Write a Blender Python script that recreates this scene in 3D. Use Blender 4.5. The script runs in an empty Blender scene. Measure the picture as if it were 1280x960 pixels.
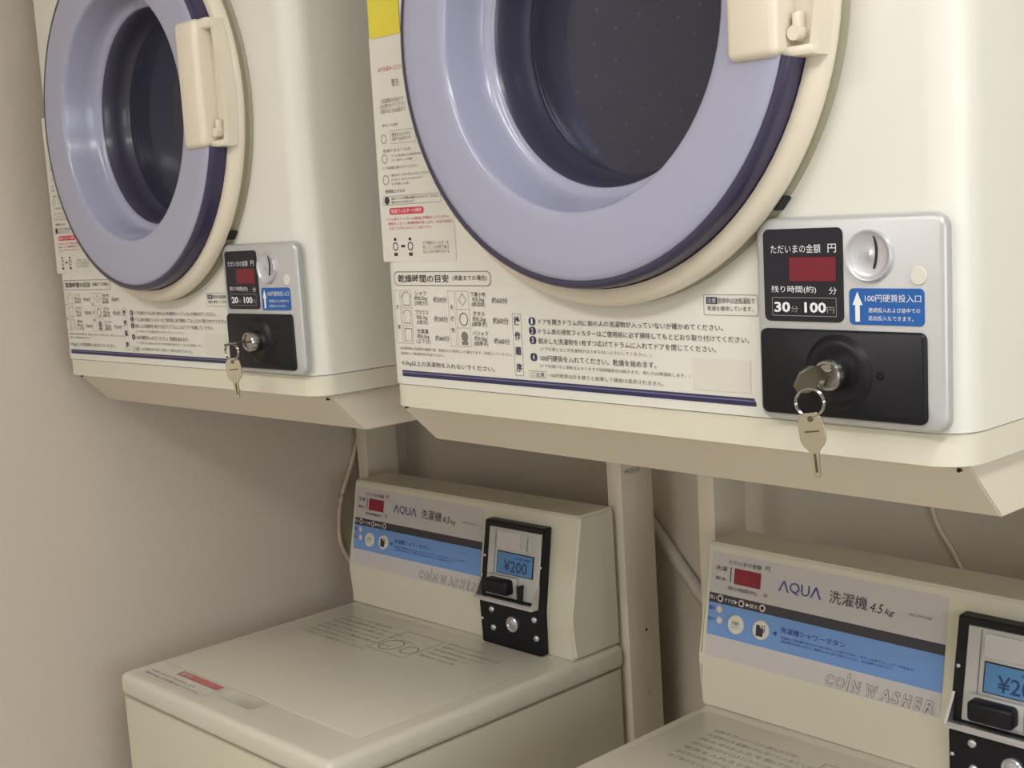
import bpy, bmesh, math, random
from mathutils import Vector, Matrix
random.seed(7)
PI = math.pi
SC = bpy.context.scene
COL = SC.collection

# ------------------------------------------------------------------ camera
cd = bpy.data.cameras.new('camera')
cam = bpy.data.objects.new('camera', cd)
COL.objects.link(cam)
right = Vector((0.69155535, 0.71965029, -0.06208587))
down = Vector((0.04726378, -0.13085186, -0.99027467))
fwd = Vector((-0.72077551, 0.68189533, -0.1245047))
m = Matrix.Identity(4)
for i in range(3):
    m[i][0] = right[i]; m[i][1] = -down[i]; m[i][2] = -fwd[i]
m[0][3], m[1][3], m[2][3] = 2.0361, -0.8776, 0.1402
cam.matrix_world = m
cd.sensor_width = 36.0
cd.lens = 1619.65 / 1280 * 36.0
cd.clip_start = 0.02
SC.camera = cam

# ------------------------------------------------------------------ world, light, exposure
w = bpy.data.worlds.new('world'); SC.world = w
w.use_nodes = True
w.node_tree.nodes['Background'].inputs[0].default_value = (0.9, 0.95, 1, 1)
w.node_tree.nodes['Background'].inputs[1].default_value = 0.3
SC.view_settings.view_transform = 'Standard'
SC.view_settings.look = 'None'
SC.view_settings.gamma = 1
SC.view_settings.use_curve_mapping = False
SC.view_settings.exposure = -0.03
LAMP_X, LAMP_Y, LAMP_Z = 2.35, -0.75, 1.13
LAMP_POWER = 17
LAMP_COLOR = (1.0, 0.99, 0.985)
FILL_X, FILL_Y = 1.15, -1.55

def area(name, loc, rot, sx, sy, power, color):
    l = bpy.data.lights.new(name, 'AREA'); l.shape = 'RECTANGLE'
    l.size = sx; l.size_y = sy; l.energy = power; l.color = color
    o = bpy.data.objects.new(name, l); o.location = loc; o.rotation_euler = rot
    COL.objects.link(o)
    return o
area('ceiling_light_glow', (LAMP_X, LAMP_Y, LAMP_Z - 0.075), (0, 0, 0), 0.30, 1.2, LAMP_POWER, LAMP_COLOR)
area('added_fill_glow', (FILL_X, FILL_Y, LAMP_Z - 0.075), (0, 0, 0), 1.2, 0.30, 17, LAMP_COLOR)  # added fill lamp to brighten the fronts and left wall
area('window_daylight', (3.58, -0.75, 0.075), (0, math.radians(90), 0), 1.2, 1.6, 27, (0.93, 0.97, 1.0))

# ------------------------------------------------------------------ materials
def lin(c):
    c = c / 255
    return c / 12.92 if c <= .04045 else ((c + .055) / 1.055) ** 2.4
def rgb(r, g, b): return (lin(r), lin(g), lin(b), 1)
MATS = {}
def mat(name, col, rough=.4, metal=0, vary=.03, bump=0, scale=30, coat=0, emit=None, spec=.5):
    if name in MATS: return MATS[name]
    M = bpy.data.materials.new(name); M.use_nodes = True
    nt = M.node_tree; b = nt.nodes['Principled BSDF']
    b.inputs['Roughness'].default_value = rough
    b.inputs['Metallic'].default_value = metal
    b.inputs['Specular IOR Level'].default_value = spec
    b.inputs['Coat Weight'].default_value = coat
    b.inputs['Coat Roughness'].default_value = .15
    tc = nt.nodes.new('ShaderNodeTexCoord'); nz = nt.nodes.new('ShaderNodeTexNoise')
    nz.inputs['Scale'].default_value = scale; nz.inputs['Detail'].default_value = 4
    nt.links.new(tc.outputs['Object'], nz.inputs['Vector'])
    mx = nt.nodes.new('ShaderNodeMix'); mx.data_type = 'RGBA'
    c = rgb(*col)
    mx.inputs['A'].default_value = tuple(v * (1 - vary) for v in c[:3]) + (1,)
    mx.inputs['B'].default_value = tuple(min(1, v * (1 + vary)) for v in c[:3]) + (1,)
    nt.links.new(nz.outputs['Fac'], mx.inputs['Factor'])
    nt.links.new(mx.outputs['Result'], b.inputs['Base Color'])
    if bump:
        bp = nt.nodes.new('ShaderNodeBump'); bp.inputs['Strength'].default_value = bump
        bp.inputs['Distance'].default_value = .002
        nt.links.new(nz.outputs['Fac'], bp.inputs['Height'])
        nt.links.new(bp.outputs['Normal'], b.inputs['Normal'])
    if emit:
        b.inputs['Emission Color'].default_value = rgb(*col)
        b.inputs['Emission Strength'].default_value = emit
    MATS[name] = M
    return M
def glass(name, tint, rough=.05, ior=1.45, haze=.07, hcol=(.36, .36, .50, 1)):
    M = bpy.data.materials.new(name); M.use_nodes = True
    nt = M.node_tree
    for n in list(nt.nodes):
        if n.type != 'OUTPUT_MATERIAL': nt.nodes.remove(n)
    out = nt.nodes[0]
    t = nt.nodes.new('ShaderNodeBsdfTransparent'); t.inputs[0].default_value = tint
    g = nt.nodes.new('ShaderNodeBsdfGlossy'); g.inputs['Roughness'].default_value = rough
    f = nt.nodes.new('ShaderNodeFresnel'); f.inputs[0].default_value = ior
    mx = nt.nodes.new('ShaderNodeMixShader')
    nt.links.new(f.outputs[0], mx.inputs[0]); nt.links.new(t.outputs[0], mx.inputs[1]); nt.links.new(g.outputs[0], mx.inputs[2])
    df = nt.nodes.new('ShaderNodeBsdfDiffuse'); df.inputs[0].default_value = hcol
    m2 = nt.nodes.new('ShaderNodeMixShader'); m2.inputs[0].default_value = haze
    nt.links.new(mx.outputs[0], m2.inputs[1]); nt.links.new(df.outputs[0], m2.inputs[2])
    nt.links.new(m2.outputs[0], out.inputs[0])
    return M
ENAMEL = mat('cream_enamel', (222, 220, 211), .38, coat=.15, vary=.015, scale=6)
BASE = mat('cream_plastic_base', (215, 211, 193), .42, vary=.02, scale=8)
RIMSHADE = mat('olive_grey_undercut_shade', (150, 145, 122), .6)  # olive tone stands in for shade under the door ring
RING = mat('cream_door_plastic', (222, 212, 194), .36, vary=.02, scale=8, coat=.2)
STAND = mat('beige_painted_steel', (220, 211, 194), .45, vary=.02, scale=10)
WASH = mat('washer_cream_plastic', (213, 209, 190), .36, vary=.02, scale=7, coat=.1)
WASHT = mat('washer_top_plastic', (212, 208, 193), .30, vary=.03, scale=7, coat=.25)
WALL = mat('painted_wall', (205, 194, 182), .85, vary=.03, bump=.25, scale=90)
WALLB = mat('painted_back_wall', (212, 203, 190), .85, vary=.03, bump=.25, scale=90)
CEIL = mat('ceiling_paint', (225, 222, 214), .9, bump=.2, scale=60)
FLOOR = mat('floor_vinyl', (190, 182, 168), .5, vary=.12, scale=14)
LAV = mat('lavender_plastic', (160, 161, 184), .27, vary=.02, scale=5, coat=.5)
SEAL = mat('dusky_purple_seal', (60, 58, 76), .35, coat=.3)
LAVD = mat('dark_purple_plastic', (50, 45, 76), .34, coat=.3)
DRUM = mat('grey_steel_drum', (78, 78, 88), .45, metal=.1, vary=.08, scale=20)
GLINT = mat('pale_dimple_glint', (236, 236, 240), .3, metal=.1)  # bright tone paints the highlights at the drum holes
SILV = mat('silver_painted_plastic', (188, 188, 188), .34, metal=.25, vary=.02, scale=40, coat=.3)
SILVB = mat('bright_satin_metal', (205, 205, 210), .25, metal=.8)
CHROME = mat('chrome_metal', (178, 176, 172), .18, metal=1)
KEYM = mat('nickel_key_metal', (178, 168, 148), .34, metal=.85, vary=.08, scale=120)
BLACK = mat('black_plastic', (19, 18, 25), .42, spec=.3)
BLACKM = mat('matt_black', (14, 14, 16), .6)
DARKP = mat('dark_display_panel', (38, 36, 45), .4, spec=.3)
REDD = mat('dark_red_display', (112, 22, 38), .4, emit=.06)
REDW = mat('crimson_display', (124, 16, 42), .3, emit=.12)
BLUEL = mat('blue_label', (30, 92, 168), .4)
SKY = mat('sky_blue_label', (112, 152, 212), .35)
INK = mat('dark_ink', (56, 52, 62), .6, vary=0)
INKG = mat('grey_ink', (120, 116, 112), .6, vary=0)
INKL = mat('light_grey_ink', (156, 153, 145), .6, vary=0)
NAVY = mat('navy_ink', (44, 40, 86), .5, vary=0)
NAVYL = mat('light_navy_ink', (112, 110, 140), .5, vary=0)
RED = mat('red_ink', (206, 70, 84), .5, vary=0)
REDF = mat('faded_red_ink', (196, 120, 112), .5, vary=.15, scale=60)
FADE = mat('faded_label', (212, 208, 198), .45)
WHITE = mat('white_ink', (232, 232, 236), .5, vary=0)
SHEET = mat('white_vinyl_sheet', (216, 214, 204), .45, vary=.01)
GREYL = mat('silver_grey_label', (198, 194, 194), .4, vary=.02)
STICK = mat('clear_aged_sticker', (215, 213, 202), .4)
YEL = mat('yellow_sticker', (222, 206, 70), .5)
BLOGO = mat('blue_logo_ink', (52, 62, 150), .5, vary=0)
PINK = mat('pink_light_ring', (218, 192, 198), .4)
LCD = mat('blue_lcd_screen', (80, 130, 180), .3)
LCDI = mat('lcd_dark_digit', (28, 60, 104), .4)
CORD = mat('pinkish_beige_cord', (224, 204, 184), .5)
WIRE = mat('pale_cord', (226, 208, 194), .5)
HOSE = mat('pale_grey_pipe', (200, 196, 184), .45)
WINDOW = glass('smoked_drum_glass', (.36, .38, .54, 1))
TUBE = mat('glowing_tube', (255, 250, 240), .5, emit=6)

# ------------------------------------------------------------------ mesh helpers
def finish(name, bm, material, parent=None, smooth=True, ang=.6):
    bmesh.ops.recalc_face_normals(bm, faces=bm.faces)
    me = bpy.data.meshes.new(name); bm.to_mesh(me); bm.free()
    if smooth:
        for p in me.polygons: p.use_smooth = True
        me.set_sharp_from_angle(angle=ang)
    mats = material if isinstance(material, (list, tuple)) else [material]
    for x in mats: me.materials.append(x)
    o = bpy.data.objects.new(name, me); COL.objects.link(o)
    if parent: o.parent = parent
    return o
def add_box(bm, x0, x1, y0, y1, z0, z1, r=0, seg=2, which='all', mi=0):
    vs = [bm.verts.new((x, y, z)) for x in (x0, x1) for y in (y0, y1) for z in (z0, z1)]
    fs = [bm.faces.new([vs[i] for i in f]) for f in ((0, 1, 3, 2), (4, 6, 7, 5), (0, 4, 5, 1), (2, 3, 7, 6), (0, 2, 6, 4), (1, 5, 7, 3))]
    for f in fs: f.material_index = mi
    if r:
        es = set(e for f in fs for e in f.edges)
        if which == 'z': es = [e for e in es if abs(e.verts[0].co.z - e.verts[1].co.z) > 1e-6]
        elif which == 'y': es = [e for e in es if abs(e.verts[0].co.y - e.verts[1].co.y) > 1e-6]
        bmesh.ops.bevel(bm, geom=list(es), offset=r, segments=seg, affect='EDGES', profile=.5)
def add_prism(bm, pts, y0, y1):        # outline in (x, z), extruded along y
    a = [bm.verts.new((x, y0, z)) for x, z in pts]; b = [bm.verts.new((x, y1, z)) for x, z in pts]
    n = len(pts); bm.faces.new(a); bm.faces.new(b[::-1])
    for i in range(n): bm.faces.new((a[i], b[i], b[(i + 1) % n], a[(i + 1) % n]))
def add_prism_x(bm, pts, x0, x1):      # outline in (y, z), extruded along x
    a = [bm.verts.new((x0, y, z)) for y, z in pts]; b = [bm.verts.new((x1, y, z)) for y, z in pts]
    n = len(pts); bm.faces.new(a); bm.faces.new(b[::-1])
    for i in range(n): bm.faces.new((a[i], b[i], b[(i + 1) % n], a[(i + 1) % n]))
def add_prism_z(bm, pts, z0, z1):
    a = [bm.verts.new((x, y, z0)) for x, y in pts]; b = [bm.verts.new((x, y, z1)) for x, y in pts]
    n = len(pts); bm.faces.new(a); bm.faces.new(b[::-1])
    for i in range(n): bm.faces.new((a[i], b[i], b[(i + 1) % n], a[(i + 1) % n]))
def rrect(x0, x1, z0, z1, r, n=5):
    pts = []
    for cx, cz, a in ((x1 - r, z1 - r, 0), (x0 + r, z1 - r, 90), (x0 + r, z0 + r, 180), (x1 - r, z0 + r, 270)):
        for i in range(n + 1):
            t = math.radians(a + 90 * i / n); pts.append((cx + r * math.cos(t), cz + r * math.sin(t)))
    return pts
def add_lathe(bm, prof, cx, cz, n=48, a0=0, a1=360, closed=False):   # profile of (r, y) around the y axis
    full = abs(a1 - a0) >= 360
    cnt = n if full else n + 1
    rings = []
    for i in range(cnt):
        t = math.radians(a0 + (a1 - a0) * i / n)
        rings.append([bm.verts.new((cx + r * math.cos(t), y, cz + r * math.sin(t))) for r, y in prof])
    k = len(prof)
    for i in range(n):
        A = rings[i]; B = rings[(i + 1) % cnt]
        for j in range(k if closed else k - 1):
            j2 = (j + 1) % k
            try: bm.faces.new((A[j], A[j2], B[j2], B[j]))
            except ValueError: pass
    if not full and closed:
        bm.faces.new(rings[0]); bm.faces.new(rings[-1][::-1])
    bmesh.ops.remove_doubles(bm, verts=bm.verts, dist=1e-6)
def add_disc(bm, r, y, cx, cz, n=32, squash=1):
    bm.faces.new([bm.verts.new((cx + r * squash * math.cos(2 * PI * i / n), y, cz + r * math.sin(2 * PI * i / n))) for i in range(n)])
def smooth_path(pts, n=8):
    P = [Vector(p) for p in pts]; P = [P[0] * 2 - P[1]] + P + [P[-1] * 2 - P[-2]]
    out = []
    for i in range(1, len(P) - 2):
        for k in range(n):
            t = k / n
            out.append(.5 * ((2 * P[i]) + (-P[i - 1] + P[i + 1]) * t + (2 * P[i - 1] - 5 * P[i] + 4 * P[i + 1] - P[i + 2]) * t * t + (-P[i - 1] + 3 * P[i] - 3 * P[i + 1] + P[i + 2]) * t ** 3))
    out.append(P[-2]); return out
def add_tube(bm, pts, r, n=10, loop=False):
    P = [Vector(p) for p in pts]; rings = []; k = len(P)
    for i, p in enumerate(P):
        d = (P[(i + 1) % k] - P[i - 1]) if loop else (P[min(i + 1, k - 1)] - P[max(i - 1, 0)])
        d.normalize()
        u = d.cross(Vector((0, .31, .95))); u = u if u.length > .05 else d.cross(Vector((1, 0, 0)))
        u.normalize(); v = d.cross(u)
        rings.append([bm.verts.new(p + r * (math.cos(2 * PI * j / n) * u + math.sin(2 * PI * j / n) * v)) for j in range(n)])
    for i in range(k if loop else k - 1):
        A = rings[i]; B = rings[(i + 1) % k]
        for j in range(n): bm.faces.new((A[j], A[(j + 1) % n], B[(j + 1) % n], B[j]))
    if not loop: bm.faces.new(rings[0][::-1]); bm.faces.new(rings[-1])
def boolean(o, cutter):
    md = o.modifiers.new('cut', 'BOOLEAN'); md.operation = 'DIFFERENCE'; md.object = cutter; md.solver = 'EXACT'
    bpy.context.view_layer.update()
    me = bpy.data.meshes.new_from_object(o.evaluated_get(bpy.context.evaluated_depsgraph_get()))
    o.modifiers.clear(); o.data = me
    for p in me.polygons: p.use_smooth = True
    me.set_sharp_from_angle(angle=.5)
    bpy.data.objects.remove(cutter)
def thing(name, label, cat, group=None, loc=(0, 0, 0)):
    o = bpy.data.objects.new(name, None); COL.objects.link(o); o.location = loc
    o['label'] = label; o['category'] = cat
    if group: o['group'] = group
    return o
def tag(o, label, cat, group=None):
    o['label'] = label; o['category'] = cat
    if group: o['group'] = group
def struct(name, bm, m_):
    o = finish(name, bm, m_, smooth=False); o['kind'] = 'structure'; return o
def dup(root, label):
    r = root.copy(); COL.objects.link(r); r['label'] = label
    for ch in list(root.children):
        c = ch.copy(); COL.objects.link(c); c.parent = r
        for g in list(ch.children):
            d = g.copy(); COL.objects.link(d); d.parent = c
    return r

# ---- print: flat writing and marks laid on a surface by a mapping (a, b, height) -> point
_tc = {}
def glyphs(body, bold=0, shear=0, line=1.0, outline=False):
    key = (body, bold, shear, line)
    if key in _tc: return _tc[key]
    c = bpy.data.curves.new('lettering', 'FONT'); c.body = body; c.resolution_u = 2
    c.offset = bold; c.shear = shear; c.space_line = line; c.align_x = 'CENTER' if '\n' in body and line != 1.0 else 'LEFT'
    o = bpy.data.objects.new('lettering', c); COL.objects.link(o)
    bpy.context.view_layer.update()
    me = bpy.data.meshes.new_from_object(o.evaluated_get(bpy.context.evaluated_depsgraph_get()))
    vs = [tuple(v.co[:2]) for v in me.vertices]; fs = [tuple(p.vertices) for p in me.polygons]
    bpy.data.objects.remove(o); bpy.data.curves.remove(c); bpy.data.meshes.remove(me)
    _tc[key] = (vs, fs); return vs, fs
class Print:
    def __init__(s, f): s.f = f; s.v = []; s.p = []; s.mi = []; s.mats = []
    def _m(s, m_):
        if m_ not in s.mats: s.mats.append(m_)
        return s.mats.index(m_)
    def poly(s, pts, m_, h=0):
        b = len(s.v); s.v += [s.f(a, c, h) for a, c in pts]; s.p.append(tuple(range(b, b + len(pts)))); s.mi.append(s._m(m_))
    def rect(s, x0, x1, z0, z1, m_, h=0): s.poly([(x0, z0), (x1, z0), (x1, z1), (x0, z1)], m_, h)
    def rr(s, x0, x1, z0, z1, r, m_, h=0): s.poly(rrect(x0, x1, z0, z1, r), m_, h)
    def disc(s, cx, cz, r, m_, h=0, n=24): s.poly([(cx + r * math.cos(2 * PI * i / n), cz + r * math.sin(2 * PI * i / n)) for i in range(n)], m_, h)
    def loop(s, pts, t, m_, h=0):       # outline of width t
        n = len(pts); cx = sum(p[0] for p in pts) / n; cz = sum(p[1] for p in pts) / n
        xs = max(abs(p[0] - cx) for p in pts); zs = max(abs(p[1] - cz) for p in pts)
        kx, kz = max(0, (xs - t) / xs), max(0, (zs - t) / zs)
        q = [(cx + (x - cx) * kx, cz + (z - cz) * kz) for x, z in pts]
        for i in range(n):
            j = (i + 1) % n; s.poly([pts[i], pts[j], q[j], q[i]], m_, h)
    def ring(s, cx, cz, r, t, m_, h=0, n=24): s.loop([(cx + r * math.cos(2 * PI * i / n), cz + r * math.sin(2 * PI * i / n)) for i in range(n)], t, m_, h)
    def text(s, body, x0, x1, z0, z1, m_, h=0, **k):
        vs, fs = glyphs(body, **k)
        ax = min(v[0] for v in vs); bx = max(v[0] for v in vs); az = min(v[1] for v in vs); bz = max(v[1] for v in vs)
        sx = (x1 - x0) / (bx - ax); sz = (z1 - z0) / (bz - az); b = len(s.v); mi = s._m(m_)
        s.v += [s.f(x0 + (v[0] - ax) * sx, z0 + (v[1] - az) * sz, h) for v in vs]
        for f in fs: s.p.append(tuple(i + b for i in f)); s.mi.append(mi)
    def build(s, name, parent):
        me = bpy.data.meshes.new(name); me.from_pydata(s.v, [], s.p)
        for x in s.mats: me.materials.append(x)
        for p, i in zip(me.polygons, s.mi): p.material_index = i
        me.update(); o = bpy.data.objects.new(name, me)
        if 'lettering' in name or 'print' in name: o['kind'] = 'stuff'
        COL.objects.link(o); o.parent = parent
        return o

# ================================================================== room
XL, YB, XR, YF, ZF, ZC = 0.035, 0.714, 3.40, -2.1, -1.37, 1.17
bm = bmesh.new(); add_box(bm, XL - .1, XL, YF, YB + .1, ZF, ZC); struct('wall_left', bm, WALL)
bm = bmesh.new(); add_box(bm, XL, XR, YB, YB + .1, ZF, ZC); struct('wall_back', bm, WALLB)
bm = bmesh.new()                                   # right wall with a window opening
wy0, wy1, wz0, wz1 = -1.45, -.05, -.45, .60
add_box(bm, XR, XR + .1, YF, wy0, ZF, ZC); add_box(bm, XR, XR + .1, wy1, YB + .1, ZF, ZC)
add_box(bm, XR, XR + .1, wy0, wy1, ZF, wz0); add_box(bm, XR, XR + .1, wy0, wy1, wz1, ZC)
struct('wall_right', bm, CEIL)
bm = bmesh.new()
for a in ((wy0, wy0 + .04, wz0, wz1), (wy1 - .04, wy1, wz0, wz1), (wy0, wy1, wz0, wz0 + .04), (wy0, wy1, wz1 - .04, wz1), ((wy0 + wy1) / 2 - .02, (wy0 + wy1) / 2 + .02, wz0, wz1)):
    add_box(bm, XR + .02, XR + .06, *a)
win = struct('window_1', bm, SILV)
bm = bmesh.new(); add_box(bm, XR + .038, XR + .042, wy0 + .03, wy1 - .03, wz0 + .03, wz1 - .03)
finish('pane', bm, glass('clear_window_glass', (.96, .97, .97, 1), haze=0), win, False)
bm = bmesh.new(); add_box(bm, XL - .1, XR + .1, YF - .1, YF, ZF, ZC); struct('wall_front', bm, CEIL)
bm = bmesh.new(); add_box(bm, XL - .1, XR + .1, YF - .1, YB + .1, ZF - .1, ZF); struct('floor', bm, FLOOR)
bm = bmesh.new(); add_box(bm, XL - .1, XR + .1, YF - .1, YB + .1, ZC, ZC + .1); struct('ceiling', bm, CEIL)

t = thing('ceiling_light', 'long white fluorescent fitting on the ceiling near the right wall', 'lamp', 'ceiling lights', loc=(LAMP_X, LAMP_Y, ZC))
lamp1 = t
bm = bmesh.new(); add_prism_x(bm, [(-.62, -.001), (.62, -.001), (.62, -.03), (-.62, -.03)], -.16, .16); finish('housing', bm, CEIL, t, False)
for sx in (-.08, .08):
    bm = bmesh.new(); add_tube(bm, [(sx, -.6, -.048), (sx, .6, -.048)], .014, 12); finish('tube', bm, TUBE, t)
t = dup(lamp1, 'added white fluorescent fitting for fill light, unseen on the ceiling behind'); t.location = (FILL_X, FILL_Y, ZC); t.rotation_euler = (0, 0, PI / 2)  # unseen second fitting, added to go with the fill lamp

# ================================================================== dryer (local frame, front face at y = 0)
YC = -.0006
def fdry(a, b, h): return (a, YC - h, b)
DCX, DCZ = .444, .307
def make_dryer(label):
    t = thing('coin_dryer', label, 'dryer', 'coin dryers on the steel stands')
    # cabinet with a round mouth for the drum
    def outline(x0, x1, y0, y1, r, n=6):
        pts = []
        for cx, cy, a in ((x1 - r, y0 + r, 270), (x1 - .004, y1 - .004, 0), (x0 + .004, y1 - .004, 90), (x0 + r, y0 + r, 180)):
            rr = r if a in (270, 180) else .004
            for i in range(n + 1):
                q = math.radians(a + 90 * i / n); pts.append((cx + rr * math.cos(q), cy + rr * math.sin(q)))
        return pts
    bm = bmesh.new(); add_prism_z(bm, outline(.100, .774, 0, .64, .030), -.0275, .625)
    body = finish('cabinet', bm, ENAMEL, t)
    bm = bmesh.new(); add_lathe(bm, [(0.0, -.05), (.205, -.05), (.205, .46), (0, .46)], DCX, DCZ, 64)
    boolean(body, finish('cutter', bm, ENAMEL))
    bm = bmesh.new(); add_prism_z(bm, outline(.101, .773, .0015, .638, .030), -.0525, -.0283)
    finish('base_moulding', bm, BASE, t)
    # drum
    bm = bmesh.new(); add_lathe(bm, [(.202, .045), (.202, .42), (.14, .44), (0, .425)], DCX, DCZ, 56)
    add_lathe(bm, [(.202, .045), (.1315, .045)], DCX, DCZ, 56)
    dr = finish('drum', bm, DRUM, t)
    bm = bmesh.new()
    for k in range(9):                                # dimple rows on drum wall and back; pale discs paint the holes' highlights
        y = .10 + k * .034
        for i in range(36):
            a = 2 * PI * (i + .5 * (k % 2)) / 36
            c = Vector((DCX + .2005 * math.cos(a), y, DCZ + .2005 * math.sin(a)))
            u = Vector((-math.sin(a), 0, math.cos(a))) * .0027; v = Vector((0, .0030, 0))
            bm.faces.new([bm.verts.new(c + u * math.cos(q) + v * math.sin(q)) for q in [PI / 3 * j for j in range(6)]])
    for k in range(1, 9):
        n = 6 * k
        for i in range(n):
            a = 2 * PI * i / n; r = .016 * k
            add_disc(bm, .0022, .4235 + .00 * k, DCX + r * math.cos(a), DCZ + r * math.sin(a), 6)
    d = finish('drum_dimple_glints', bm, GLINT, dr, False); d['kind'] = 'stuff'
    bm = bmesh.new(); add_lathe(bm, [(0, .405), (.010, .406), (.013, .412), (.013, .4235)], DCX, DCZ, 20); finish('drum_bolt', bm, SILVB, dr)
    # door: cream ring
    bm = bmesh.new()
    add_lathe(bm, [(.2360, -.0105), (.2430, -.0105), (.2450, -.0125), (.2450, -.0165), (.2430, -.0215), (.2385, -.0250), (.2330, -.0268), (.2290, -.0262), (.2285, -.0105)], DCX, DCZ, 96, closed=True)
    door = finish('door', bm, RING, t, ang=.9)
    bm = bmesh.new(); add_lathe(bm, [(.2290, -.0006), (.2446, -.0006), (.2440, -.0030), (.2405, -.0050), (.2405, -.0110), (.2290, -.0110)], DCX, DCZ, 96, closed=True); finish('door_undercut_shade', bm, RIMSHADE, door, ang=.9)  # shaded gap behind the ring, painted as an olive band
    bm = bmesh.new()
    add_lathe(bm, [(.2280, -.004), (.2280, -.040), (.2265, -.0445), (.2235, -.0462), (.2205, -.0455), (.2205, -.0435)], DCX, DCZ, 88, 24.5, 345.5)
    finish('dark_trim', bm, LAVD, door, ang=.9)
    bm = bmesh.new()                                  # lavender annulus and bowl
    add_lathe(bm, [(.2207, -.030), (.2207, -.0445), (.2195, -.0465), (.2150, -.0478), (.2060, -.0482)], DCX, DCZ, 88, 24.5, 345.5)
    prof = [(.2060, -.0482), (.1850, -.0481), (.1700, -.0479), (.1640, -.0474), (.1618, -.0462),
            (.1608, -.0440), (.1600, -.041), (.1575, -.031), (.1540, -.018), (.1512, -.0075), (.1490, -.0045), (.1455, -.0034), (.1422, -.0026), (.1412, .0008)]
    add_lathe(bm, prof, DCX, DCZ, 96); finish('bowl', bm, LAV, door, ang=1.2)
    bm = bmesh.new(); add_lathe(bm, [(.1414, .0006), (.1390, .0040), (.1360, .020), (.1330, .0350), (.1300, .0380), (.1300, .0410)], DCX, DCZ, 72); finish('inner_seal', bm, SEAL, door, ang=1.2)
    bm = bmesh.new(); add_lathe(bm, [(0, .0395), (.1305, .0375), (.1305, .0400), (0, .0420)], DCX, DCZ, 72); finish('window_pane', bm, WINDOW, door, ang=1.2)
    # handle
    bm = bmesh.new()
    add_box(bm, .613, .659, -.0545, -.020, .250, .400, .007, 3)          # grip bar
    def arc(r, z): return DCX + math.sqrt(max(0, r * r - (z - DCZ) ** 2))
    zs = [.250 + .150 * i / 12 for i in range(13)]
    pts = [(.650, .250), ] + [(arc(.2445, z), z) for z in zs] + [(.650, .400)]
    add_prism(bm, pts, -.0300, -.0215)                                    # floor of the groove
    pts = [(arc(.2350, z) , z) for z in zs][::-1]
    pts = [(arc(.2450, z), z) for z in zs] + [(arc(.2365, z), z) for z in zs[::-1]]
    add_prism(bm, pts, -.0360, -.0225)
    add_box(bm, .650, arc(.2440, .255), -.0420, -.022, .2495, .2575, .0025, 2)   # lower lip
    add_box(bm, .650, arc(.2440, .395), -.0440, -.022, .388, .4005, .0030, 2)
    finish('handle', bm, RING, door)
    bm = bmesh.new(); add_tube(bm, [(.6655, -.030, .2665), (.6655, -.0415, .2665)], .0055, 14); add_box(bm, .662, .669, -.0385, -.029, .268, .282, .002, 2)
    finish('release_knob', bm, RING, door)
    bm = bmesh.new(); a = math.radians(-41.5)
    for rr, l in ((.2452, 1),):
        c = Vector((DCX + (rr - .0004) * math.cos(a), -.0065, DCZ + rr * math.sin(a))); u = Vector((-math.sin(a), 0, math.cos(a))); v = Vector((math.cos(a), 0, math.sin(a)))
        vs = [bm.verts.new(c + u * x * .0062 + Vector((0, y * .0055, 0)) + v * z * .0014) for x in (-1, 1) for y in (-1, 1) for z in (-1, 1)]
        for f in ((0, 1, 3, 2), (4, 6, 7, 5), (0, 4, 5, 1), (2, 3, 7, 6), (0, 2, 6, 4), (1, 5, 7, 3)): bm.faces.new([vs[i] for i in f])
    finish('latch', bm, BLACKM, door)
    # ---- coin panel
    bm = bmesh.new()
    loops = []
    for y, ins in ((-.0008, 0), (-.0060, 0), (-.0082, .0009), (-.0096, .0034)):
        loops.append([bm.verts.new((x, y, z)) for x, z in rrect(.6030 + ins, .7655 - ins, -.0262 + ins, .1332 - ins, .0115 - ins * .8, 6)])
    n = len(loops[0])
    for A, B in zip(loops, loops[1:]):
        for i in range(n): bm.faces.new((A[i], A[(i + 1) % n], B[(i + 1) % n], B[i]))
    bm.faces.new(loops[-1]); bm.faces.new(loops[0][::-1])
    cp = finish('coin_panel', bm, SILV, t, ang=.9)
    Y9 = -.0098
    f9 = lambda a, b, h: (a, Y9 - h, b)
    bm = bmesh.new(); add_prism(bm, rrect(.6112, .6828, .0530, .1246, .0050), Y9 - .0006, Y9 + .001); finish('display_window', bm, DARKP, cp, False)
    P = Print(lambda a, b, h: (a, Y9 - .0010 - h, b))
    P.rect(.6355, .6770, .0843, .1026, REDD)
    P.build('digital_display', cp)
    P = Print(lambda a, b, h: (a, Y9 - .0013 - h, b))
    P.text('ただいまの金額', .6187, .6641, .1058, .1125, WHITE); P.text('円', .6705, .6777, .1059, .1124, WHITE)
    P.text('残り時間(約)', .6184, .6595, .0746, .0807, WHITE); P.text('分', .6707, .6776, .0743, .0797, WHITE)
    P.loop(rrect(.6188, .6771, .0573, .0717, .0004, 1), .0004, INKL)
    P.text('100', .6485, .6681, .0600, .0682, WHITE, bold=.03); P.text('円', .6688, .6750, .0599, .0647, INKL)
    P.text('分', .6364, .6428, .0603, .0652, INKL)
    P.build('lettering', cp)
    bm = bmesh.new(); add_prism(bm, rrect(.6876, .7490, .0518, .0790, .0036), Y9 - .0004, Y9 + .001); finish('blue_label', bm, BLUEL, cp, False)
    P = Print(lambda a, b, h: (a, Y9 - .0008 - h, b))
    P.text('100円硬貨投入口', .7012, .7467, .0690, .0746, WHITE); P.text('連続投入および途中での', .7039, .7459, .0612, .0648, WHITE); P.text('追加投入もできます。', .7037, .7405, .0553, .0588, WHITE)
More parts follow.
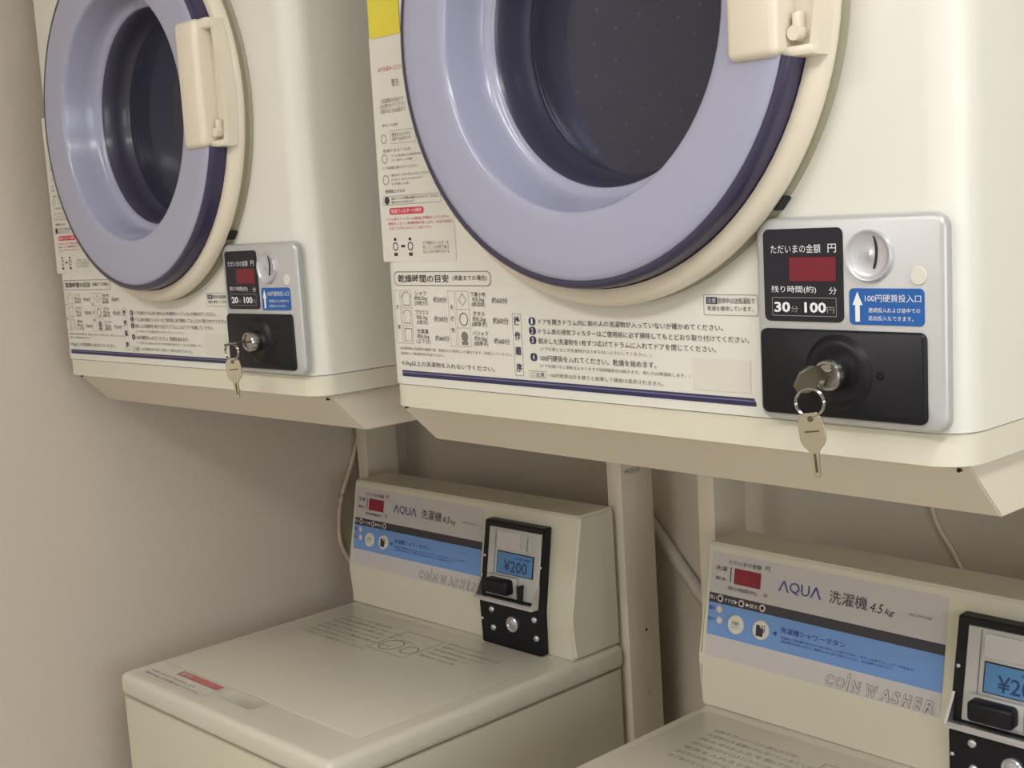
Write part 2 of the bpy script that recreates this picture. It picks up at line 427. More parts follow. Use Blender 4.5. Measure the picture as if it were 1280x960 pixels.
    P.poly([(.6928, .0542), (.6968, .0542), (.6968, .0665), (.6992, .0665), (.6948, .0765), (.6905, .0665), (.6928, .0665)], WHITE)
    P.build('blue_label_lettering', cp)
    bm = bmesh.new()
    add_lathe(bm, [(.0192, Y9 + .001), (.0192, Y9 - .0030), (.0187, Y9 - .0038), (.0178, Y9 - .0038), (.0168, Y9 - .0026), (.0140, Y9 - .0014), (.0090, Y9 - .0007), (.0016, Y9 - .0005), (.0012, Y9 - .0010), (0, Y9 - .0012)], .7056, .1032, 40)
    finish('coin_slot_plate', bm, mat('satin_coin_plate', (204, 204, 210), .28, metal=.45), cp, ang=1.0)
    bm = bmesh.new()
    pts = [(.7095 + .0022 * math.sin(PI * (i / 10)), .0935 + .0255 * i / 10) for i in range(11)]
    out = [(x - .0007, z) for x, z in pts] + [(x + .0007, z) for x, z in pts[::-1]]
    add_prism(bm, out, Y9 - .0018, Y9 + .0003); finish('coin_slot', bm, BLACKM, cp, False)
    bm = bmesh.new(); add_lathe(bm, [(0, Y9 - .0010), (.0062, Y9 - .0010), (.0066, Y9 - .0002)], .7448, .0881, 24); finish('round_sticker', bm, SHEET, cp)
    bm = bmesh.new()
    loops = []
    for y, ins in ((Y9 + .001, 0), (Y9 - .0025, 0), (Y9 - .0038, .0014)):
        loops.append([bm.verts.new((x, y, z)) for x, z in rrect(.6078 + ins, .7508 - ins, -.0200 + ins, .0472 - ins, .0055 - ins * .6, 5)])
    n = len(loops[0])
    for A, B in zip(loops, loops[1:]):
        for i in range(n): bm.faces.new((A[i], A[(i + 1) % n], B[(i + 1) % n], B[i]))
    bm.faces.new(loops[-1]); bm.faces.new(loops[0][::-1])
    lx, lz = .6790, .0150
    add_lathe(bm, [(.0300, Y9 - .0036), (.0278, Y9 - .0050), (.0258, Y9 - .0072), (.0232, Y9 - .0086), (.0200, Y9 - .0084), (.0160, Y9 - .0070), (.0100, Y9 - .0068)], lx, lz, 48)
    add_lathe(bm, [(.0034, Y9 - .0038), (.0030, Y9 - .0050), (0, Y9 - .0055)], .7145, .0145, 16)
    finish('lock_plate', bm, BLACK, cp, ang=.9)
    bm = bmesh.new()
    add_lathe(bm, [(.0122, Y9 - .006), (.0122, Y9 - .0190), (.0110, Y9 - .0210), (.0092, Y9 - .0210), (.0084, Y9 - .0190), (0, Y9 - .0190)], lx, lz, 28)
    finish('lock_cylinder', bm, CHROME, cp, ang=.7)
    # ---- instruction print on the front
    P = Print(fdry)
    T = P.text
    P.rect(.1303, .5928, -.0188, -.0152, NAVY); P.rect(.1303, .5920, -.0152, -.0141, NAVYL); P.rect(.1303, .5912, -.0141, -.0124, NAVY); 
    P.loop(rrect(.1268, .2798, .0781, .0931, .0060), .0007, INKG); T('乾燥時間の目安', .1332, .2160, .0815, .0897, INK, bold=.01); T('(満量までの場合)', .2220, .2738, .0829, .0889, INK)
    for a, b in ((.1246, .1343), (.1364, .1533), (.2132, .2230), (.2255, .2451)): P.loop([(a, .0166), (b, .0166), (b, .0732), (a, .0732)], .0003, INKG)
    for z in (.0355, .0545):
        P.rect(.1364, .1533, z, z + .0003, INKG); P.rect(.2255, .2451, z, z + .0003, INKG)
    T('衣', .1272, .1318, .0532, .0577, INK); T('類', .1274, .1320, .0318, .0363, INK)
    for ch, z in zip('その他', (.0537, .0422, .0307)): T(ch, .2155, .2207, z, z + .0050, INK)
    # little pictures of the laundry
    P.loop([(.139, .057), (.151, .057), (.151, .067), (.1535, .066), (.148, .0715), (.142, .0715), (.1365, .066), (.139, .067)], .0007, INKG)
    P.loop([(.139, .038), (.151, .038), (.149, .046), (.152, .050), (.147, .0525), (.143, .0525), (.138, .050), (.141, .046)], .0007, INKG)
    P.loop([(.139, .019), (.144, .019), (.145, .027), (.147, .019), (.151, .019), (.151, .033), (.139, .033)], .0007, INKG)
    P.loop([(.229, .064), (.235, .058), (.2415, .064), (.235, .071)], .0008, INKG); P.ring(.2355, .0445, .0068, .0012, INKG); P.disc(.2355, .027, .0050, INKG); P.rect(.231, .240, .0185, .022, INKG)
    for (x0, x1, z0, z1, s) in ((.1590, .1801, .0570, .0725, 'シャツ\n約0.2kg\n(5枚分)'), (.1585, .1802, .0368, .0529, 'ブラウス\n約0.1kg\n(5枚分)'), (.1579, .1807, .0168, .0329, '作業着\n約0.5kg\n(上下分)'),
                           (.2482, .2702, .0569, .0723, '下着小物\n約0.2kg\n(綿混紡)'), (.2479, .2703, .0369, .0531, 'タオル\n約0.2kg\n(綿厚手)'), (.2481, .2714, .0174, .0331, 'パジャマ\n約0.5kg\n(綿厚手)')): T(s, x0, x1, z0, z1, INK, line=.98)
    for x0, x1, z0, z1, s in ((.1896, .2111, .0608, .0670, '約30分'), (.1892, .2112, .0409, .0471, '約30分'), (.1893, .2113, .0212, .0270, '約60分'), (.2793, .3018, .0611, .0672, '約60分'), (.2794, .3020, .0409, .0475, '約60分'), (.2796, .3022, .0212, .0271, '約60分')): T(s, x0, x1, z0, z1, INK)
    T('※乾燥時間は洗濯物の種類や量、室温などの条件により異なります。目安としてください。', .1284, .3048, .0097, .0130, INKG)
    T('連続投入で乾燥時間が延長できます。', .1300, .2026, .0044, .0075, INKG)
    T('4.5kg以上の洗濯物を入れないでください。', .1300, .2781, -.0078, -.0016, INK)
    P.loop(rrect(.3073, .3196, -.0088, .0519, .0008, 2), .0004, INKG)
    for ch, z in zip('操作順序', (.0405, .0260, .0110, -.0050)): T(ch, .3095, .3175, z, z + .0085, NAVY, bold=.02)
    for k, z in zip('1234', (.0448, .0358, .0268, .0105)):
        P.rr(.3300, .3392, z - .0038, z + .0038, .0035, NAVY); T(k, .3333, .3360, z - .0026, z + .0026, SHEET, h=.0002, bold=.02)
    T('ドアを開きドラム内に前の人の洗濯物が入っていないか確かめてください。', .3434, .5615, .0420, .0474, INK)
    T('ドラム奥の排気フィルターはご使用前に必ず掃除してもとどおり取り付けてください。', .3427, .5876, .0328, .0382, INK)
    T('脱水した洗濯物を1枚ずつ広げてドラムに入れてドアを閉じてください。', .3420, .5537, .0237, .0292, INK)
    T('(ドアを閉じるとき洗濯物がはさまらないようにしてください。)', .3436, .4825, .0166, .0206, INKG)
    T('100円硬貨を入れてください。乾燥を始めます。', .3437, .4876, .0072, .0130, INK)
    T('(ドアを開けると運転は止まりますが残時間表示は続きます。閉じれば再運転します。)', .3424, .5249, .0004, .0043, INKG)
    P.loop(rrect(.3270, .3510, -.0094, -.0027, .0008, 2), .0003, INKG); T('ご注意', .3300, .3480, -.0082, -.0039, INK)
    T('100円硬貨以外を使うと故障して硬貨は返却されません。', .3549, .4955, -.0080, -.0038, INKG)
    P.loop(rrect(.5422, .5973, .0551, .0724, .0010, 2), .0004, INKG); P.rect(.5450, .5565, .0645, .0702, NAVY); T('注意', .5462, .5553, .0654, .0693, SHEET, h=.0002); T('使用中は送風運転で', .5570, .5943, .0649, .0698, INK); T('乾燥を維持しています。', .5462, .5925, .0588, .0629, INK)
    P.build('instruction_print', t)
    # faint worn sticker
    P = Print(lambda a, b, h: (a, -.0004 - h, b)); P.rr(.528, .588, -.0085, .0185, .001, STICK); P.build('faded_sticker', t)
    # ---- column of warnings on the left
    P = Print(lambda a, b, h: (a, -.0004 - h, b)); P.rr(.1105, .2300, .1035, .338, .002, SHEET); ws = P.build('warning_sheet', t)
    P = Print(lambda a, b, h: (a, -.0007 - h, b)); T = P.text
    P.rr(.1264, .1836, .1530, .1600, .003, RED); T('乾燥フィルターの掃除', .1300, .1800, .1546, .1586, WHITE, h=.0002)
    T('ドラム奥のフィルターは毎回必ず掃除をしてください', .1219, .2224, .1467, .1500, RED); T('掃除をしないと乾燥時間が長くなり、火災の原因と', .1232, .2290, .1420, .1452, RED); T('なることがありますのでご注意ください', .1244, .1952, .1372, .1401, RED)
    for x in (.133, .158): P.ring(x, .1195, .0045, .0012, INK); P.rect(x - .003, x + .003, .1095, .1130, INK); P.rect(x - .002, x + .002, .1255, .1285, INK)
    P.poly([(.1425, .1185), (.149, .1185), (.149, .121), (.1425, .121)], INK)
    T('ドア側のフィルターを\n外してごみを取り除き\nもとどおり取り付ける', .178, .220, .1115, .1245, INKG, line=1.02)
    T('使用禁止のもの', .1215, .1549, .1755, .1794, INK); P.loop(rrect(.1170, .2117, .1632, .1725, .002, 3), .0004, INKG); P.disc(.1235, .1680, .0042, INK)
    T('油のついた衣類は乾燥させないでください', .1310, .2080, .1683, .1713, INK); T('発火のおそれがあります', .1310, .1700, .1645, .1673, INK)
    T('ドアを無理に開けないでください', .1207, .1779, .2001, .2034, INKG)
    T('運転中はドアの中に手を入れないでください', .1336, .1960, .1925, .1955, INKG); T('けがをするおそれがあります', .1336, .1850, .1880, .1905, INKG); T('お子様に注意', .1336, .1620, .1835, .1862, INKG)
    P.ring(.1240, .1895, .0052, .0008, INKG)
    T('乾燥できないもの', .1226, .1680, .2180, .2214, INKG); T('ウール 絹 皮革 ゴム製品 防水布', .1361, .1850, .2125, .2152, INKG); T('のり付けした衣類', .1361, .1700, .2082, .2106, INKG); P.ring(.1240, .2115, .0048, .0008, INKG)
    T('使用上の注意', .1237, .1500, .2445, .2473, INKG); P.loop([(.1366, .2262), (.1778, .2262), (.1778, .2397), (.1366, .2397)], .0003, INKG); T('硬貨を入れてから\n途中で止めないで', .1390, .1700, .2290, .2375, INKG, line=1.02); P.ring(.1250, .2320, .0048, .0008, INKG)
    T('火気厳禁のため近くで\n火を使わないでください\nお困りのときは係員まで', .1224, .1640, .2580, .2735, INKG, line=1.02)
    T('警告', .1442, .1565, .2845, .2920, INKG)
    T('必ずお読みください', .1230, .1640, .3010, .3060, RED); 
    P.build('warning_lettering', ws)
    return t
dry2 = make_dryer('large cream coin dryer at right with yellow sticker at its door and 30 minute display')
dry1 = dup(dry2, 'smaller looking cream coin dryer at left beside the wall with 20 minute display')
def minutes(root, s):
    cp = [c for c in root.children if c.name.startswith('coin_panel')][0]
    P = Print(lambda a, b, h: (a, -.0098 - .0013 - h, b)); P.text(s, .6208, .6356, .0600, .0683, WHITE, bold=.03); P.build('minutes_lettering', cp)
minutes(dry2, '30'); minutes(dry1, '20')
P = Print(lambda a, b, h: (a, -.0009 - h, b)); P.rr(.1125, .1640, .336, .405, .003, YEL); P.build('yellow_sticker', dry2)

# ================================================================== stands
def make_stand(label):
    t = thing('dryer_stand', label, 'stand', 'beige steel stands under the dryers')
    bm = bmesh.new()
    add_prism_x(bm, [(.0230, -.0533), (.0745, -.1030), (.0765, -.1035), (.655, -.1035), (.655, -.0533)], .0880, .7640)
    bmesh.ops.bevel(bm, geom=[e for e in bm.edges], offset=.0012, segments=2, affect='EDGES')
    sh = finish('shelf', bm, STAND, t, ang=.4)
    for x in (.0975, .7545):
        bm = bmesh.new(); add_lathe(bm, [(0, .0262), (.0017, .0262), (.0017, .0302), (0, .0302)], x, -.0590, 12)
        finish('fixing_hole', bm, BLACKM, sh)
    for x0, x1 in ((.0600, .0895), (.6995, .7285)):
        bm = bmesh.new()
        add_box(bm, x0, x1, .5755, .6490, ZF + .001, -.1037, .0016, 2)
        p = finish('post', bm, STAND, t)
    return t
st2 = make_stand('beige steel stand under the right dryer with wide chamfered shelf')
st1 = dup(st2, 'beige steel stand under the left dryer nearest the corner')
pp = [c for c in st1.children if c.name.startswith('post')][-1]
for z, r, m_ in ((-.5106, .0027, BLACKM), (-.612, .0050, HOSE)):
    bm = bmesh.new()
    bm.faces.new([bm.verts.new((.7289, .617 + r * math.cos(q), z + r * math.sin(q))) for q in [PI / 6 * j for j in range(12)]])
    finish('bolt_hole', bm, m_, pp, False)
P = Print(lambda a, b, h: (.7290 + h, .586 + a, b)); P.text('MCD-S1', 0, .034, -.256, -.249, INKG); P.build('printed_code', pp)

# ================================================================== washers
ZT = -.523
def ys(z): return .4908 + (z + .3159) * .1778 if z > -.4555 else .4660
def fw(off):
    return lambda a, b, h: (a, ys(b) - off - h, b)
def make_washer(label):
    t = thing('coin_washer', label, 'washing machine', 'coin washers below the dryers')
    bm = bmesh.new(); add_box(bm, .1640, .7205, .0070, .570, ZF + .03, ZT - .0388, .014, 4, 'z'); finish('cabinet', bm, WASH, t)
    for x in (.20, .68):
        for y in (.05, .53):
            bm = bmesh.new(); add_box(bm, x - .02, x + .02, y - .02, y + .02, ZF + .0005, ZF + .03, .003); finish('foot', bm, BLACKM, t)
    bm = bmesh.new(); add_box(bm, .1635, .7215, .006, .572, ZT - .038, ZT, .0110, 4)
    tf = finish('top_frame', bm, WASHT, t)
    bm = bmesh.new(); add_prism_x(bm, [(.044, ZT + .004), (.0785, ZT + .004), (.0785, ZT - .034), (.062, ZT - .034)], .385, .480)
    bmesh.ops.bevel(bm, geom=list(bm.edges), offset=.003, segments=2, affect='EDGES')
    boolean(tf, finish('cutter', bm, WASHT))
    bm = bmesh.new(); add_box(bm, .186, .690, .0790, .4430, ZT + .0002, ZT + .0024, .0010, 2); lid = finish('lid', bm, WASHT, t)
    fl = lambda a, b, h: (a, b, ZT + .0027 + h)
    P = Print(fl)
    rows = ['洗濯槽の中に手を入れないでください 回転が止まるまで待つ', '洗濯物は洗濯槽の中に均一に入れてください', '脱水中はふたを開けないでください', '洗剤は水量に合わせて入れてください 入れすぎに注意', '硬貨を入れると給水が始まります', '防水性の衣類は洗わないでください', '終了後はすぐに洗濯物を取り出してください']
    for i in range(7):
        z = .395 - i * .0155; P.text(rows[i], .235, .36 + .12 * ((i * 37) % 5) / 5, z, z + .0085, INKL)
    for i in range(5):
        z = .400 - i * .0155; P.text(rows[(i + 3) % 7], .500, .58 + .07 * ((i * 23) % 4) / 4, z, z + .0075, INKL)
    P.ring(.425, .345, .022, .002, INKL); P.ring(.470, .345, .016, .002, INKL); P.loop([(.395, .315), (.490, .315), (.490, .405), (.395, .405)], .0012, INKL)
    P.build('worn_lid_print', lid)
    P = Print(lambda a, b, h: (a, b, ZT + .0004 + h)); P.rr(.186, .372, .0265, .0740, .003, FADE)
    P.text('脱水中はふたを開けないでください', .200, .360, .031, .038, INKG, h=.0004); P.text('手を入れるとけがをします', .200, .330, .042, .048, INKG, h=.0004)
    P.rect(.250, .368, .058, .0735, REDF, h=.0003); P.text('警告', .255, .285, .061, .071, SHEET, h=.0006)
    P.build('warning_label', tf)
    # back panel housing
    bm = bmesh.new()
    add_prism_x(bm, [(ys(ZT), ZT + .0006), (.4660, -.468), (ys(-.452), -.452), (ys(-.3055) - .001, -.3085), (.4945, -.3045), (.566, -.3045), (.570, -.309), (.570, ZT + .0006)], .1590, .7165)
    bmesh.ops.bevel(bm, geom=[e for e in bm.edges if abs(e.verts[0].co.x - e.verts[1].co.x) < 1e-6], offset=.0045, segments=3, affect='EDGES')
    finish('back_panel', bm, WASH, t, ang=.35)
    P = Print(fw(.0005)); P.rect(.1688, .5080, -.4530, -.3159, GREYL)
    cl = P.build('control_label', t)
    P = Print(fw(.0008)); P.rect(.1688, .5080, -.3825, -.3700, mat('charcoal_band', (58, 56, 66), .35, vary=0)); P.rect(.1688, .5080, -.4250, -.3825, SKY); P.build('colour_bands', cl)
    P = Print(fw(.0012)); P.rect(.2068, .2487, -.3532, -.3330, REDW); P.build('digital_display', cl)
    P = Print(fw(.0011)); T = P.text
    for pts in ([(.2763, -.3498), (.2785, -.3498), (.2843, -.3385), (.2897, -.3498), (.2920, -.3498), (.2855, -.3360), (.2832, -.3360)],
                [(.3237, -.3498), (.3259, -.3498), (.3317, -.3385), (.3371, -.3498), (.3394, -.3498), (.3329, -.3360), (.3306, -.3360)]): P.poly(pts, BLOGO)
    T('Q', .2928, .3080, -.3510, -.3358, BLOGO); T('U', .3100, .3225, -.3498, -.3360, BLOGO)
    T('洗濯機', .3510, .4044, -.3509, -.3352, INK); T('4.5', .4080, .4261, -.3508, -.3396, INK, shear=.3); T('kg', .4277, .4414, -.3522, -.3434, INK, shear=.3)
    T('MCW-C45', .4602, .4886, -.3459, -.3425, INKG)
    T('ただいまの金額', .1967, .2482, -.3290, -.3229, INK); T('円', .2545, .2616, -.3290, -.3226, INK); T('洗濯', .1759, .1949, -.3393, -.3334, INK); T('脱水', .1766, .1946, -.3521, -.3473, INK); P.rect(.2003, .2016, -.3524, -.3328, INK)
    T('残り時間(約)', .1975, .2437, -.3632, -.3574, INK); T('分', .2547, .2609, -.3619, -.3566, INK)
    T('洗い', .1700, .1815, -.3785, -.3730, WHITE, h=.0004); T('すすぎ▶', .1945, .2150, -.3790, -.3735, WHITE, h=.0004); T('▶脱水', .2290, .2480, -.3790, -.3735, WHITE, h=.0004)
    T('満水', .1700, .1800, -.3925, -.3870, NAVY, h=.0004); T('給水中', .1700, .1810, -.4065, -.4015, NAVY, h=.0004)
    T('洗濯槽シャワーボタン', .2847, .3791, -.4010, -.3935, BLOGO, h=.0004); T('洗濯前に洗濯槽の中を水で洗い流すことができます。ボタンを押すとシャワーが出ます。', .2856, .4736, -.4082, -.4050, BLOGO, h=.0004)
    T('洗濯運転中は使えません。硬貨を入れる前にお使いください。水は自動で止まります。', .2861, .4455, -.4128, -.4096, BLOGO, h=.0004); P.poly([(.2731, -.4036), (.2791, -.4004), (.2791, -.4070)], BLOGO, h=.0004)
    x = .3545                                         # outlined grey slanted lettering
    for ch, w_ in zip('COIN WASHER', (.0140, .0145, .0075, .0150, .0065, .0168, .0158, .0140, .0150, .0130, .0150)):
        if ch != ' ':
            b_, tp = (-.4512, -.4362) if ch != 'I' else (-.4512, -.4290)
            T(ch, x, x + w_ * .93, b_, tp, INKG, shear=.25, bold=.05)
            T(ch, x + .0006, x + w_ * .93 - .0006, b_ + .0006, tp - .0006, GREYL, h=.0003, shear=.25, bold=.014)
        x += w_
    P.build('lettering', cl)
    for cx, cz in ((.1875, -.3755), (.2216, -.3762), (.2547, -.3759), (.1872, -.3897), (.1887, -.4039)):
        P = Print(fw(.0014)); P.disc(cx, cz, .0048, PINK, n=16); P.disc(cx, cz, .0026, DARKP if cz > -.38 else SHEET, h=.0004, n=12); P.build('indicator_light', cl)
    for k, (cx, cz) in enumerate(((.2158, -.4046), (.2552, -.4038))):
        P = Print(fw(.0012)); n = 28
        ro = [(cx + .0127 * math.cos(2 * PI * i / n), cz + .0127 * math.sin(2 * PI * i / n)) for i in range(n)]; ri = [(cx + .0115 * math.cos(2 * PI * i / n), cz + .0115 * math.sin(2 * PI * i / n)) for i in range(n)]
        b0 = len(P.v); P.v += [P.f(a, b, 0) for a, b in ro] + [P.f(a, b, .0022) for a, b in ri]; mi = P._m(SHEET)
        for i in range(n): P.p.append((i, (i + 1) % n, n + (i + 1) % n, n + i)); P.mi.append(mi)
        P.disc(cx, cz, .0115, SHEET, h=.0022, n=n)
        if k == 0: P.text('洗濯槽\nシャワー', cx - .0075, cx + .0075, cz - .0055, cz + .0050, INKG, h=.0026, line=1.02)
        else: P.poly([(cx - .006, cz - .0075), (cx + .0045, cz - .0075), (cx + .0055, cz + .003), (cx + .0005, cz + .0035), (cx - .001, cz + .007), (cx - .006, cz + .0065)], INK, h=.0026); P.loop([(cx + .0022, cz - .001), (cx + .0075, cz - .001), (cx + .0075, cz + .007), (cx + .0022, cz + .007)], .0009, INK, h=.0026)
        P.build('shower_button', cl)
    # ---- coin box
    def slab(zs, off, x0, x1, bm, back=.0002):
        A = [(ys(z) - off, z) for z in zs]; B = [(ys(z) - back, z) for z in zs[::-1]]
        add_prism_x(bm, A + B, x0, x1)
    bm = bmesh.new(); slab([-.5215, -.4562, -.4550, -.3265], .0180, .5290, .6615, bm)
    bmesh.ops.bevel(bm, geom=[e for e in bm.edges if abs(e.verts[0].co.x - e.verts[1].co.x) < 1e-6 or e.calc_length() > .1], offset=.0018, segments=2, affect='EDGES')
    cb = finish('coin_box', bm, BLACK, t, ang=.4)
    Fz = lambda off: (lambda a, b, h: (a, ys(b) - off - h, b))
    bm = bmesh.new(); slab([-.4400, -.3350], .0200, .5430, .6590, bm, .017); bmesh.ops.bevel(bm, geom=[e for e in bm.edges], offset=.0008, segments=1, affect='EDGES'); finish('face_plate', bm, SILV, cb)
    bm = bmesh.new(); slab([-.3650, -.3400], .0215, .5640, .6150, bm, .0198); finish('insert_plate', bm, SILVB, cb, False)
    P = Print(Fz(.0204)); P.rect(.6295, .6305, -.3650, -.3450, BLACKM, h=.0004); P.build('coin_slot', cb)
    P = Print(Fz(.0204)); P.loop([(.6205, -.3680), (.6405, -.3680), (.6405, -.3400), (.6205, -.3400)], .0003, INKG); P.build('slot_outline', cb)
    P = Print(Fz(.0204)); P.rect(.5585, .5598, -.4300, -.3370, INKG); P.build('cover_seam', cb)
    bm = bmesh.new(); slab([-.4040, -.3700], .0212, .5655, .6465, bm, .0198); finish('screen_frame', bm, DARKP, cb, False)
    P = Print(Fz(.0216)); P.rect(.5670, .6450, -.4028, -.3712, LCD); P.build('screen', cb)
    P = Print(Fz(.0220)); P.text('¥200', .5820, .6340, -.3995, -.3815, LCDI, bold=.01); P.text('料金 残額', .6080, .6400, -.3790, -.3755, LCDI); P.build('screen_digits', cb)
    bm = bmesh.new()                                  # sloping coin tray
    a, b_, c_ = -.4120, -.4440, -.4475
    for x0, x1 in ((.5295, .5330), (.6570, .6605)): add_prism_x(bm, [(ys(a) - .0185, a), (ys(b_) - .0330, b_), (ys(c_) - .0330, c_), (ys(c_) - .0170, c_)], x0, x1)
    add_prism_x(bm, [(ys(b_) - .0330, b_), (ys(c_) - .0330, c_), (ys(c_) - .0170, c_), (ys(b_) - .0170, b_)], .5330, .6570)
    add_prism_x(bm, [(ys(b_) - .0330, b_ + .0035), (ys(b_) - .0330, b_), (ys(b_) - .0312, b_), (ys(b_) - .0312, b_ + .0035)], .5330, .6570)
    finish('coin_tray', bm, SILVB, cb, False)
    bm = bmesh.new(); add_box(bm, .5520, .6160, ys(-.42) - .0260, ys(-.42) - .0180, -.4380, -.4060, .0020, 2); finish('button_surround', bm, SILV, cb)
    bm = bmesh.new(); add_box(bm, .5580, .6100, ys(-.42) - .0420, ys(-.42) - .0180, -.4320, -.4085, .0050, 3); finish('return_button', bm, BLACK, cb)
    bm = bmesh.new(); add_box(bm, .6235, .6280, ys(-.42) - .0320, ys(-.42) - .0180, -.4400, -.4150, .0015, 2); finish('return_lever', bm, BLACKM, cb)
    def knob(cx, cz, r, y, m_, name, d=.004):
        bm = bmesh.new(); add_lathe(bm, [(0, y - d), (r * .6, y - d * .95), (r * .92, y - d * .6), (r, y)], cx, cz, 20); finish(name, bm, m_, cb, ang=1.2)
    for cx, cz in ((.5570, -.4640), (.5585, -.4935), (.6520, -.4645), (.6545, -.4935)): knob(cx, cz, .0054, .4660 - .0178, SILVB, 'screw')
    for cx, cz in ((.5340, -.3830), (.6590, -.3850), (.5330, -.4830)): knob(cx, cz, .0027, ys(cz) - .0178, SILVB, 'small_screw', .002)
    bm = bmesh.new(); y = .4660 - .0178; add_lathe(bm, [(.0125, y), (.0125, y - .004), (.0108, y - .0055), (.0088, y - .0050), (.0080, y - .0035), (.0050, y - .0045), (0, y - .0048)], .6040, -.4800, 28)
    lk = finish('lock', bm, SILVB, cb, ang=.7)
    return t
wa1 = make_washer('cream coin washer at left beside the wall, under the left dryer')
wa2 = dup(wa1, 'cream coin washer at right, its coin box cut by the picture edge')

# ---- place the right-hand units (same build, one stand pitch along the wall)
def place(o, tx, ty, tz, yaw, tilt):
    o.location = (tx, ty, tz); o.rotation_euler = (0, tilt, -yaw)
place(dry2, .8208, -.0096, .0030, .0104, .0103)
place(st2, .8208, -.0096, .0030, .0104, .0103)
place(wa2, .8180, -.0217, .0064, .0067, .0176)

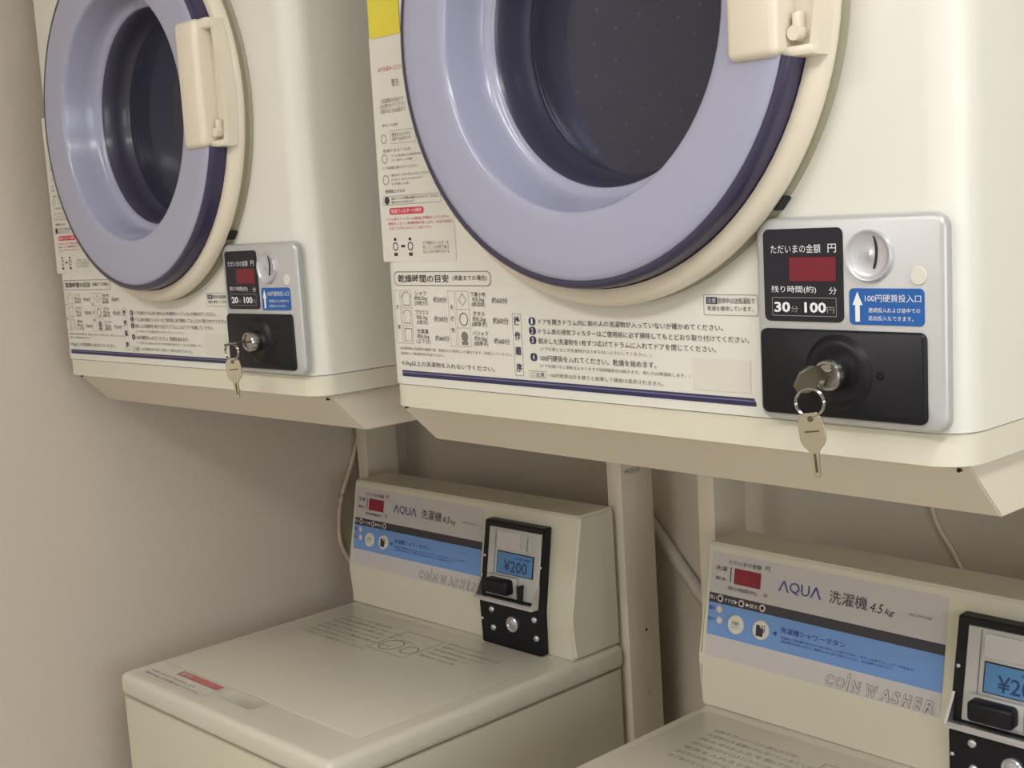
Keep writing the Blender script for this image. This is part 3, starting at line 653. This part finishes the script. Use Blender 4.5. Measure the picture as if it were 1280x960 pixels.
# ================================================================== keys
def make_keys(label, turned):
    lx, lz, y0 = .6790, .0150, -.0283
    t = thing('key_set', label, 'keys', 'keys hanging from the dryer locks')
    bm = bmesh.new()
    # key in the lock: shaft and bow
    add_box(bm, lx - .0010, lx + .0010, y0 - .010, y0 + .004, lz - .004, lz + .004, .0003, 1)
    pts = [(y0 - .006, -.0080), (y0 - .012, -.0115), (y0 - .022, -.0115), (y0 - .0290, -.0060), (y0 - .0290, .0060), (y0 - .022, .0115), (y0 - .012, .0115), (y0 - .006, .0080)]
    inner = [(-.023, -.0030), (-.019, -.0050), (-.0165, 0), (-.019, .0050), (-.023, .0030)]
    vs = []
    add_prism_x(bm, [(y, lz + z - .0035) for y, z in pts], lx - .0011, lx + .0011)
    if not turned:
        bmesh.ops.rotate(bm, verts=bm.verts, cent=(lx, y0, lz), matrix=Matrix.Rotation(math.radians(82), 3, 'Y'))
    else:
        bmesh.ops.rotate(bm, verts=bm.verts, cent=(lx, y0, lz), matrix=Matrix.Rotation(math.radians(28), 3, 'Y') @ Matrix.Rotation(math.radians(-14), 3, 'Z'))
    bmesh.ops.bevel(bm, geom=[e for e in bm.edges if e.calc_length() > .004], offset=.0004, segments=1, affect='EDGES')
    finish('lock_key', bm, mat('dull_key_metal', (128, 124, 114), .3, metal=.9), t)
    cx, cy, cz = (.6800, y0 - .0245, -.0020) if turned else (.6790, y0 - .0240, .0055)
    R_ = .0105
    bm = bmesh.new(); add_tube(bm, [(cx + R_ * math.cos(a), cy + .25 * R_ * math.cos(a), cz + R_ * math.sin(a)) for a in [2 * PI * i / 36 for i in range(36)]], .00085, 8, True)
    add_tube(bm, [(cx + R_ * math.cos(a), cy - .0016 + .25 * R_ * math.cos(a), cz + R_ * math.sin(a)) for a in [2 * PI * i / 36 for i in range(36)]], .0007, 8, True)
    finish('key_ring', bm, CHROME, t)
    # hanging key
    kz = cz - R_ + .0025
    out = [(-.0045, .0005), (.0045, .0005), (.0085, -.0040), (.0100, -.0120), (.0098, -.0200), (.0075, -.0245), (.0042, -.0265), (.0030, -.0290), (.0030, -.0340), (.0022, -.0355), (.0030, -.0372), (.0020, -.0392),
           (.0030, -.0412), (.0018, -.0432), (.0026, -.0455), (.0008, -.0485), (-.0008, -.0485), (-.0028, -.0465), (-.0030, -.0290), (-.0050, -.0262), (-.0080, -.0240), (-.0098, -.0190), (-.0098, -.0060), (-.0080, -.0020)]
    bm = bmesh.new(); add_prism(bm, out, -.0011, .0011)
    bmesh.ops.bevel(bm, geom=[e for e in bm.edges if abs(e.verts[0].co.y - e.verts[1].co.y) < 1e-6], offset=.0004, segments=1, affect='EDGES')
    rot = Matrix.Rotation(math.radians(-7), 3, 'Y') @ Matrix.Rotation(math.radians(18 if turned else 35), 3, 'Z')
    bmesh.ops.rotate(bm, verts=bm.verts, cent=(0, 0, 0), matrix=rot); bmesh.ops.translate(bm, verts=bm.verts, vec=(cx, cy - .0008, kz))
    hk = finish('hanging_key', bm, KEYM, t, ang=.4)
    bm = bmesh.new(); add_box(bm, -.0055, .0055, -.0015, -.0011, -.0140, -.0128); add_box(bm, -.0010, .0010, -.0013, -.0010, -.0440, -.0300)
    add_lathe(bm, [(0, -.0014), (.0022, -.0014), (.0024, -.0010)], 0, -.0040, 14)
    bmesh.ops.rotate(bm, verts=bm.verts, cent=(0, 0, 0), matrix=rot); bmesh.ops.translate(bm, verts=bm.verts, vec=(cx, cy - .0008, kz))
    finish('key_groove', bm, mat('dark_key_groove', (92, 80, 62), .5, metal=.5), hk, False)
    return t
k2 = make_keys('metal keys on a ring hanging from the lock of the right dryer', True)
place(k2, .8208, -.0096, .0030, .0104, .0103)
k1 = make_keys('metal keys on a ring hanging from the lock of the left dryer', False)

# ================================================================== pipes and cords
bm = bmesh.new(); add_tube(bm, [(.560, .702, -.2335), (.6880, .702, -.3742), (.7670, .702, -.4620), (.92, .702, -.632), (.98, .702, -.70)], .0105, 14)
tag(finish('wall_pipe', bm, HOSE), 'pale grey pipe slanting down the back wall between the two washers', 'pipe')
bm = bmesh.new(); add_tube(bm, smooth_path([(.0400, .640, -.12), (.0400, .610, -.22), (.041, .574, -.3007), (.041, .541, -.3722), (.041, .533, -.4328), (.041, .543, -.4694), (.041, .575, -.53), (.041, .60, -.62), (.041, .61, -1.2)]), .0042, 10)
tag(finish('power_cord', bm, CORD), 'pinkish beige cord running down the left wall behind the left washer', 'cord')
bm = bmesh.new(); add_tube(bm, smooth_path([(1.150, .710, .02), (1.152, .7105, -.16), (1.1715, .7105, -.286), (1.205, .7105, -.348), (1.25, .7105, -.45), (1.27, .7105, -.8)]), .0030, 10)
tag(finish('thin_cord', bm, WIRE), 'thin pale cord on the back wall above the right washer', 'cord')
